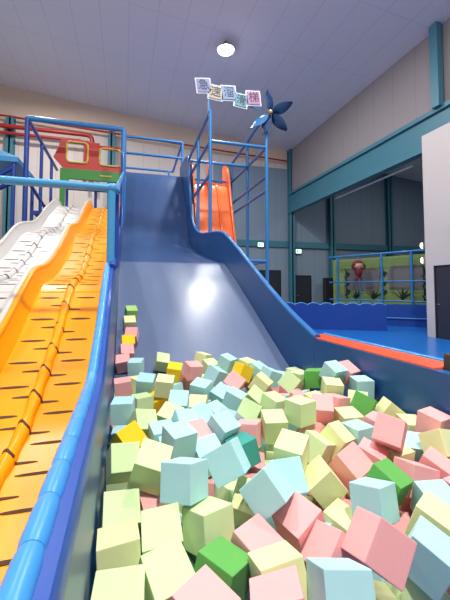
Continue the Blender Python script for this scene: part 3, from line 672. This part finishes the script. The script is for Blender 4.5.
CUBES = [
('g2',0.095,5.136,1.113,27,0,10,"light green foam cube topmost of the column climbing the slide"),
('c',0.072,4.897,0.987,32,0,5,"pale yellow green foam cube, in front of the topmost climbing cube"),
('p',0.097,4.619,0.862,47,0,-12,"pink foam cube, behind and right of the climbing yellow cube"),
('y',0.052,4.437,0.787,37,0,3,"bright yellow foam cube in the column climbing the slide along the divider"),
('p',0.034,4.313,0.700,37,4,7,"pink foam cube, nearer one in front of the climbing yellow cube"),
('t',0.135,4.033,0.593,10,0,-15,"mint blue foam cube, behind and left of the slide foot mint cube"),
('p',0.001,4.176,0.610,152,8,177,"pink foam cube, farther one in front of the climbing yellow cube"),
('p',-0.001,3.452,0.532,-96,5,-177,"pink foam cube, behind the divider mint cube"),
('t',0.002,2.668,0.582,-93,0,170,"mint blue foam cube with flat top against the divider, behind the yellow"),
('t',0.202,3.375,0.567,-108,-6,167,"mint blue foam cube at the slide foot nearest the divider"),
('g',0.428,4.151,0.604,145,-12,-180,"pastel green foam cube, behind and left of the slide foot yellow cube"),
('y',0.527,3.805,0.563,-107,-8,165,"bright yellow foam cube just left of the pink one at the slide foot"),
('c',0.355,3.192,0.590,-103,-7,168,"pale yellow green foam cube, behind the row-end yellow cube"),
('y',0.312,3.258,0.435,16,-19,15,"bright yellow foam cube mostly covered by others, at the far left near the divider"),
('t',0.426,2.808,0.545,-123,-2,163,"mint blue foam cube, right of the row-end yellow cube"),
('p',0.697,3.643,0.602,-77,5,14,"pink foam cube resting at the slide foot right of a yellow one"),
('c',0.899,4.101,0.615,10,10,47,"pale yellow green foam cube, behind and right of the slide foot pink cube"),
('g',0.951,3.931,0.555,20,0,20,"pastel green foam cube, right of the slide foot pink cube"),
('t',0.894,3.464,0.580,21,19,37,"mint blue foam cube, right of the slide foot pink cube"),
('t',1.114,3.801,0.626,20,0,40,"mint blue foam cube, behind and left of the farthest middle yellow cube"),
('p',0.972,3.105,0.581,-140,-34,26,"pink foam cube, in front and left of the farthest middle yellow cube"),
('y',1.188,3.496,0.587,0,30,20,"small bright yellow foam cube behind the tilted pink one at the slide foot"),
('g',1.311,3.693,0.596,10,0,30,"pastel green foam cube, behind and right of the farthest middle yellow cube"),
('t',1.377,3.534,0.576,25,0,35,"mint blue foam cube, right of the farthest middle yellow cube"),
('t',1.411,3.290,0.574,11,20,19,"mint blue foam cube, behind and right of the edge balanced green cube"),
('c',1.232,3.092,0.563,35,0,50,"pale yellow green foam cube, behind and right of the edge balanced green cube"),
('g',1.097,2.919,0.489,-140,-19,45,"pastel green foam cube balanced on an edge in the far middle, shaded underside"),
('t',0.659,3.062,0.563,-102,-7,143,"mint blue foam cube, in front and right of the slide foot pink cube"),
('t',0.846,3.042,0.503,-116,-17,128,"mint blue foam cube, in front and left of the farthest middle yellow cube"),
('t',0.898,2.846,0.519,20,0,50,"mint blue foam cube, nearer one left of the edge balanced green cube"),
('c',0.602,2.924,0.461,25,0,-25,"pale yellow green foam cube, in front of the slide foot pink cube"),
('t',0.527,2.519,0.520,40,0,40,"mint blue foam cube, farther one in front and right of the row-end yellow cube"),
('t',0.403,2.388,0.538,25,9,14,"mint blue foam cube, nearer one in front and right of the row-end yellow cube"),
('g',0.328,2.588,0.515,21,14,-30,"pastel green foam cube, in front and right of the row-end yellow cube"),
('t',0.664,2.589,0.502,25,0,40,"mint blue foam cube, farther one left of the edge balanced green cube"),
('t',0.730,2.414,0.505,0,40,30,"mint blue foam cube, nearer one behind and left of the dark teal cube"),
('g',0.907,2.533,0.526,28,27,74,"pastel green foam cube, in front and left of the edge balanced green cube"),
('g',1.143,2.604,0.537,15,5,26,"pastel green foam cube, right of the edge balanced green cube"),
('g',1.434,2.877,0.612,-130,-49,-9,"pastel green foam cube, farther one left of the far deep green cube"),
('g',1.629,3.077,0.581,0,0,20,"pastel green foam cube, nearer one left of the far deep green cube"),
('G',1.691,2.910,0.635,-90,7,138,"deep green foam cube at the far edge of the heap near the right wall"),
('t',1.766,2.724,0.718,27,0,15,"mint blue foam cube, left of the high far right pink cube"),
('p',1.922,2.763,0.701,32,0,22,"pink foam cube sitting highest against the right pit wall at the far end"),
('g',1.660,2.584,0.622,10,5,-19,"pastel green foam cube, in front and right of the far deep green cube"),
('g',1.810,2.455,0.529,-27,-2,144,"pastel green foam cube, left of the half hidden deep green cube"),
('t',1.937,2.573,0.625,5,0,-10,"mint blue foam cube, behind the half hidden deep green cube"),
('G',1.733,2.287,0.583,21,19,47,"deep green foam cube tilted behind the pale cube leaning on the right pit wall"),
('c',1.906,2.215,0.530,-90,-51,-19,"pale yellow green foam cube leaning on the right pit wall, tilted"),
('c',1.938,2.048,0.472,10,5,-9,"pale yellow green foam cube, right of the large right pink cube"),
('p',1.935,1.852,0.578,10,0,15,"pink foam cube, behind the right edge pale cube"),
('c',1.806,1.679,0.533,-74,31,103,"large pale yellow green foam cube at the right edge of the heap"),
('p',1.493,1.734,0.623,-57,-8,128,"large pink foam cube facing up near the right pit wall"),
('p',1.675,2.066,0.500,15,0,30,"pink foam cube, left of the large right pink cube"),
('t',1.754,1.850,0.446,20,0,-40,"mint blue foam cube, in front and right of the large right pink cube"),
('p',1.576,2.405,0.556,0,10,20,"pink foam cube, left of the half hidden deep green cube"),
('p',1.426,2.729,0.494,25,0,40,"pink foam cube, in front and left of the far deep green cube"),
('p',1.312,2.501,0.526,30,9,35,"pink foam cube, behind and left of the two faced pink cube"),
('p',1.397,2.301,0.577,30,0,-30,"pink foam cube, behind the two faced pink cube"),
('p',1.261,2.199,0.457,-59,-3,120,"pink foam cube with two faces showing in the heap centre right"),
('c',1.484,2.543,0.529,10,0,20,"pale yellow green foam cube, in front of the far deep green cube"),
('c',1.544,2.207,0.508,10,0,-5,"pale yellow green foam cube, in front and left of the half hidden deep green cube"),
('t',1.497,2.034,0.484,0,0,10,"mint blue foam cube, behind the balanced pink cube"),
('c',1.314,2.014,0.492,35,8,31,"pale yellow green foam cube, right of the two faced pink cube"),
('g',0.980,2.226,0.534,15,0,-10,"pastel green foam cube, in front and right of the edge balanced green cube"),
('g',1.150,2.172,0.633,0,0,20,"pastel green foam cube, behind and left of the two faced pink cube"),
('t',1.198,2.375,0.470,30,0,30,"mint blue foam cube, behind and left of the two faced pink cube"),
('c',0.873,1.747,0.582,-161,5,-43,"pale yellow green foam cube, in front and left of the two faced pink cube"),
('p',0.808,2.247,0.493,-83,4,147,"pink foam cube, behind the dark teal cube"),
('T',0.706,2.079,0.465,4,11,-166,"dark teal foam cube in the middle of the heap, the only teal one"),
('p',0.795,2.187,0.307,16,19,-15,"pink foam cube, in front and right of the dark teal cube"),
('t',0.484,2.048,0.481,170,-15,98,"mint blue foam cube, left of the tilted centre mint cube"),
('t',0.619,2.222,0.552,30,0,30,"mint blue foam cube, farther one behind and left of the dark teal cube"),
('p',0.443,2.220,0.516,30,0,20,"pink foam cube, behind and left of the tilted centre mint cube"),
('t',0.287,2.176,0.463,30,0,10,"mint blue foam cube, behind and left of the upright left mint cube"),
('g',0.130,1.704,0.633,-20,22,-110,"pastel green foam cube, right of the divider green cube"),
('t',0.248,2.340,0.496,10,0,10,"mint blue foam cube, right of the nearest yellow cube"),
('t',0.311,2.040,0.587,10,0,20,"mint blue foam cube, behind the upright left mint cube"),
('g',0.133,2.496,0.529,-42,-12,-162,"pastel green foam cube, behind and right of the nearest yellow cube"),
('g',0.160,3.166,0.457,0,0,20,"pastel green foam cube, left of the row-end yellow cube"),
('y',0.038,2.329,0.498,-47,14,-141,"bright yellow foam cube tipped on edge, nearest of the yellow ones beside the divider"),
('g',0.005,1.996,0.529,-45,-6,-170,"pastel green foam cube flat against the divider below the nearest yellow one"),
('t',0.264,1.555,0.628,-75,9,139,"mint blue foam cube standing upright in the left front of the heap"),
('t',0.484,1.641,0.636,-73,31,158,"mint blue foam cube tilted behind the corner balanced mint cube"),
('t',0.608,1.452,0.586,-77,45,148,"mint blue foam cube balanced on its corner in the front middle"),
('t',0.760,1.574,0.548,-52,8,166,"mint blue foam cube, behind and right of the corner balanced mint cube"),
('c',0.999,1.653,0.457,-96,40,168,"pale yellow green foam cube with shaded lower face in the centre"),
('p',1.197,1.697,0.489,-141,-14,18,"pink foam cube balanced on its corner, right of the heap middle"),
('p',0.729,1.387,0.458,-6,25,-163,"pink foam cube, in front and right of the corner balanced mint cube"),
('p',0.774,1.212,0.444,21,41,-157,"pink foam cube, behind the bottom edge mint cube"),
('t',1.111,1.401,0.489,-80,12,115,"mint blue foam cube standing just behind the largest front pink cube"),
('p',0.870,1.082,0.556,-142,19,86,"largest pink foam cube at front right showing two faces"),
('t',0.634,0.960,0.542,-117,6,-9,"mint blue foam cube at the bottom edge right of the middle"),
('t',1.086,1.080,0.476,25,0,35,"mint blue foam cube at the lower right beside the largest front pink cube"),
('c',1.233,1.192,0.487,20,0,30,"pale yellow green foam cube, behind the lower right mint cube"),
('t',1.394,1.330,0.457,15,0,-10,"mint blue foam cube, in front and right of the squarish pink cube"),
('p',1.413,1.338,0.288,20,0,20,""),
('p',1.576,1.345,0.451,15,0,10,"pink foam cube, in front and right of the squarish pink cube"),
('G',1.250,1.480,0.499,-173,-24,111,"tilted deep green foam cube behind the mint blue one at front right"),
('p',1.437,1.501,0.487,-100,17,-7,"pink foam cube with a squarish front right of the tilted deep green cube"),
('c',1.557,1.780,0.447,10,0,10,"pale yellow green foam cube, in front of the large right pink cube"),
('p',1.647,1.580,0.460,25,0,30,"pink foam cube, behind and right of the squarish pink cube"),
('p',1.371,1.762,0.471,20,0,40,"pink foam cube, right of the balanced pink cube"),
('g',1.144,1.967,0.474,21,19,37,"pastel green foam cube, in front of the two faced pink cube"),
('g',-0.004,1.597,0.484,-25,-4,-177,"pastel green foam cube, behind the sandy corner cube"),
('c',-0.005,1.405,0.471,-82,4,-178,"sandy green foam cube against the divider near the bottom left corner"),
('g',-0.004,1.146,0.488,5,0,-5,"pastel green foam cube, in front of the sandy corner cube"),
('g',0.158,1.430,0.488,154,7,176,"bright pastel green foam cube tipped forward in the left front"),
('g',0.145,1.245,0.465,25,0,20,"pastel green foam cube, in front of the tipped front green cube"),
('g',0.341,1.437,0.494,-102,5,25,"pastel green foam cube with three faces showing at front left of middle"),
('c',0.565,1.588,0.457,32,17,-25,"pale yellow green foam cube, in front and left of the corner balanced mint cube"),
('G',0.343,1.238,0.446,-8,-11,-139,"deep green foam cube at the very front, in the middle"),
('p',0.243,1.092,0.457,-13,1,-145,"pink foam cube, in front and left of the front deep green cube"),
('c',0.506,1.116,0.491,-109,-6,0,"pale yellow green foam cube, right of the front deep green cube"),
('p',0.444,0.956,0.529,10,16,165,"pink foam cube, left of the bottom edge mint cube"),
('p',0.499,1.315,0.443,20,0,30,"pink foam cube, behind and right of the front deep green cube"),
('p',0.155,1.666,0.443,15,0,10,"pink foam cube, behind the tipped front green cube"),
('p',0.157,1.856,0.444,0,0,30,""),
('c',0.996,1.487,0.330,15,0,30,"pale yellow green foam cube, behind and left of the largest front pink cube"),
('p',1.932,1.416,0.284,2,-12,-75,""),
('c',0.873,1.669,0.296,-8,15,54,""),
('g',1.067,1.130,0.306,14,-20,151,""),
('g',0.581,1.886,0.310,-6,12,12,""),
('g',1.838,1.590,0.284,-14,1,-147,""),
('t',1.741,1.422,0.307,16,-7,75,""),
('p',1.591,1.214,0.297,-23,-5,-41,""),
('g',1.007,2.242,0.304,-3,-7,154,""),
('g',-0.004,2.119,0.278,5,3,-178,""),
('g',1.780,1.247,0.280,4,-7,166,""),
('p',1.257,1.453,0.280,1,9,-132,""),
('c',0.871,1.110,0.292,-2,-22,176,""),
('p',0.452,2.036,0.293,0,6,66,""),
('t',1.089,1.316,0.301,13,-18,179,""),
('g',1.917,1.771,0.309,-13,9,-25,""),
('t',0.693,1.576,0.280,4,-7,-108,""),
('p',1.426,1.567,0.294,-4,-9,170,""),
('p',0.694,3.797,0.451,-5,-7,-158,""),
('g',0.938,2.081,0.275,-3,-3,-96,""),
('g',1.931,3.782,0.436,5,1,19,""),
('t',0.500,3.676,0.393,11,4,-152,""),
('c',0.136,3.805,0.454,-7,-5,-139,""),
('t',0.825,1.460,0.312,8,-6,-143,""),
('g',0.024,1.918,0.298,-13,6,-141,""),
('t',0.010,2.949,0.281,1,-12,-6,""),
('p',1.058,1.727,0.284,6,8,-66,""),
('t',1.061,2.426,0.321,13,0,110,""),
('g',0.895,1.856,0.270,-1,-1,-108,""),
('t',0.030,2.752,0.297,16,3,-42,""),
('p',1.455,3.360,0.302,3,10,168,""),
('p',1.122,1.566,0.283,-11,2,30,""),
('g',0.378,1.754,0.289,-1,-20,-96,""),
('p',0.740,1.955,0.280,-2,9,1,""),
('t',1.752,3.750,0.403,13,10,-19,""),
('g',0.350,1.567,0.330,-14,-16,154,""),
('g',0.745,3.631,0.376,4,-8,-178,""),
('p',1.509,3.543,0.342,14,12,105,""),
('t',1.415,1.142,0.301,19,-9,-167,""),
('g',1.290,2.044,0.302,-16,16,-14,""),
('p',1.708,3.572,0.348,5,-14,-50,""),
('t',0.775,3.265,0.329,-11,10,24,""),
('t',0.021,2.544,0.301,-14,18,-131,""),
('g',1.114,2.086,0.330,12,17,-53,""),
('t',0.025,3.475,0.303,-9,-1,35,""),
('t',0.517,1.557,0.277,7,-1,88,""),
('c',1.319,3.506,0.306,-1,3,-155,""),
('c',1.258,1.698,0.309,22,-20,-87,""),
('p',1.395,3.677,0.388,7,20,-146,""),
('g',0.290,1.924,0.274,5,-1,-76,""),
('t',1.593,3.208,0.312,-10,-11,12,""),
('p',1.640,3.376,0.275,1,6,9,""),
('g',1.061,3.787,0.447,-14,13,-13,""),
('t',1.687,1.069,0.301,-6,18,-132,""),
('t',1.915,3.100,0.327,-18,26,165,""),
('g',1.075,3.593,0.358,4,5,113,""),
('g',0.873,2.351,0.283,-10,3,58,""),
('t',1.822,3.421,0.289,9,9,150,""),
('p',0.005,3.108,0.289,8,-6,-7,""),
('c',0.019,2.309,0.286,6,-9,-126,""),
('c',0.580,3.516,0.312,7,-11,137,""),
('t',0.629,2.097,0.290,5,15,28,""),
('g',0.884,3.774,0.432,1,1,-17,""),
('t',0.210,1.744,0.281,9,-3,-171,""),
('t',0.544,1.716,0.280,6,-5,95,""),
('p',1.246,3.771,0.442,-10,5,-45,""),
('g',1.469,2.103,0.274,-4,-1,-178,""),
('g',1.927,3.284,0.303,9,-9,-112,""),
('g',0.006,3.666,0.372,-16,7,172,""),
('p',1.065,1.907,0.291,0,-24,95,""),
('t',0.159,2.434,0.287,15,-3,115,""),
('g',1.144,2.967,0.285,4,-10,-19,""),
('t',0.208,1.450,0.278,3,6,-70,""),
('p',1.919,2.344,0.275,-1,-6,-143,""),
('p',1.564,1.458,0.283,1,12,-34,""),
('c',0.297,2.109,0.273,-4,0,131,""),
('g',1.068,2.617,0.330,14,-13,-23,""),
('g',0.765,3.049,0.289,-20,-1,-33,""),
('p',0.448,3.180,0.286,-9,7,-53,""),
('p',0.308,3.715,0.411,3,-10,180,""),
('g',0.175,2.991,0.330,6,22,-2,""),
('g',0.539,2.236,0.290,11,-8,-64,""),
('c',1.552,3.757,0.425,0,-12,15,""),
('c',0.518,1.368,0.291,8,12,-31,""),
('p',0.159,2.238,0.281,-6,5,149,""),
('c',0.672,2.342,0.330,11,-2,119,""),
('g',1.269,3.279,0.291,22,-1,115,""),
('g',0.351,2.301,0.309,-8,-22,-95,""),
('c',1.600,2.441,0.309,10,24,137,""),
('g',1.411,3.179,0.275,0,-6,134,""),
('p',0.391,3.367,0.271,-2,-1,-37,""),
('t',0.877,2.866,0.330,-14,-17,-119,""),
('p',0.960,3.023,0.300,15,15,112,""),
('p',1.255,1.083,0.293,-5,-18,-163,""),
('c',0.036,3.294,0.273,3,2,114,""),
('p',0.172,3.577,0.334,3,6,-22,""),
('c',1.911,3.569,0.347,9,3,160,""),
('t',1.759,3.234,0.271,2,2,-89,""),
('p',0.149,2.030,0.278,-5,2,53,""),
('c',1.773,2.224,0.293,-2,-24,50,""),
('g',1.418,2.461,0.283,5,-8,-22,""),
('c',1.656,3.032,0.330,-23,1,37,""),
('g',0.624,3.143,0.288,8,10,-23,""),
('c',0.691,1.334,0.276,6,-1,-27,""),
('p',1.234,2.427,0.285,-6,8,-8,""),
('t',0.697,2.889,0.289,-18,1,60,""),
('g',1.059,2.807,0.274,0,6,-157,""),
('g',1.154,3.426,0.281,-6,-5,66,""),
('c',0.918,3.560,0.331,9,3,27,""),
('g',1.215,2.252,0.285,12,3,110,""),
('p',1.779,2.676,0.280,-11,0,28,""),
('p',1.945,2.582,0.330,-16,-5,4,""),
('p',1.848,2.929,0.289,-5,-14,123,""),
('t',0.725,1.761,0.289,-5,-14,144,""),
('p',1.243,1.864,0.288,-16,-2,-7,""),
('t',1.658,2.064,0.301,-18,13,106,""),
('p',1.792,2.488,0.293,18,-5,177,""),
('p',1.404,2.652,0.282,10,-3,111,""),
('p',1.602,2.647,0.280,8,-2,59,""),
('p',0.162,2.658,0.330,-9,-18,-124,""),
('p',0.334,3.006,0.281,-1,-11,89,""),
('p',1.322,2.919,0.293,6,-15,-46,""),
('p',0.947,3.219,0.293,-8,5,-95,""),
('g',0.180,3.376,0.289,7,-10,-63,"")
]
proto = {}
for i, (k, x, y, z, a, b, g, lab) in enumerate(CUBES):
    key = (k, i % 3)
    if key not in proto:
        o = bpy.data.objects.new('foam_cube', FM[key]); proto[key] = o
    else:
        o = proto[key].copy()
    C.objects.link(o); o.location = (x, y, z); o.rotation_euler = (R(a), R(b), R(g))
    o['category'] = 'foam cube'
    if lab:
        o['label'] = lab; o['group'] = 'foam cubes on top of the pit heap'
    else:
        o['label'] = 'pastel foam cube half buried in the gaps beneath the top cubes'; o['group'] = 'foam cubes buried under the heap'
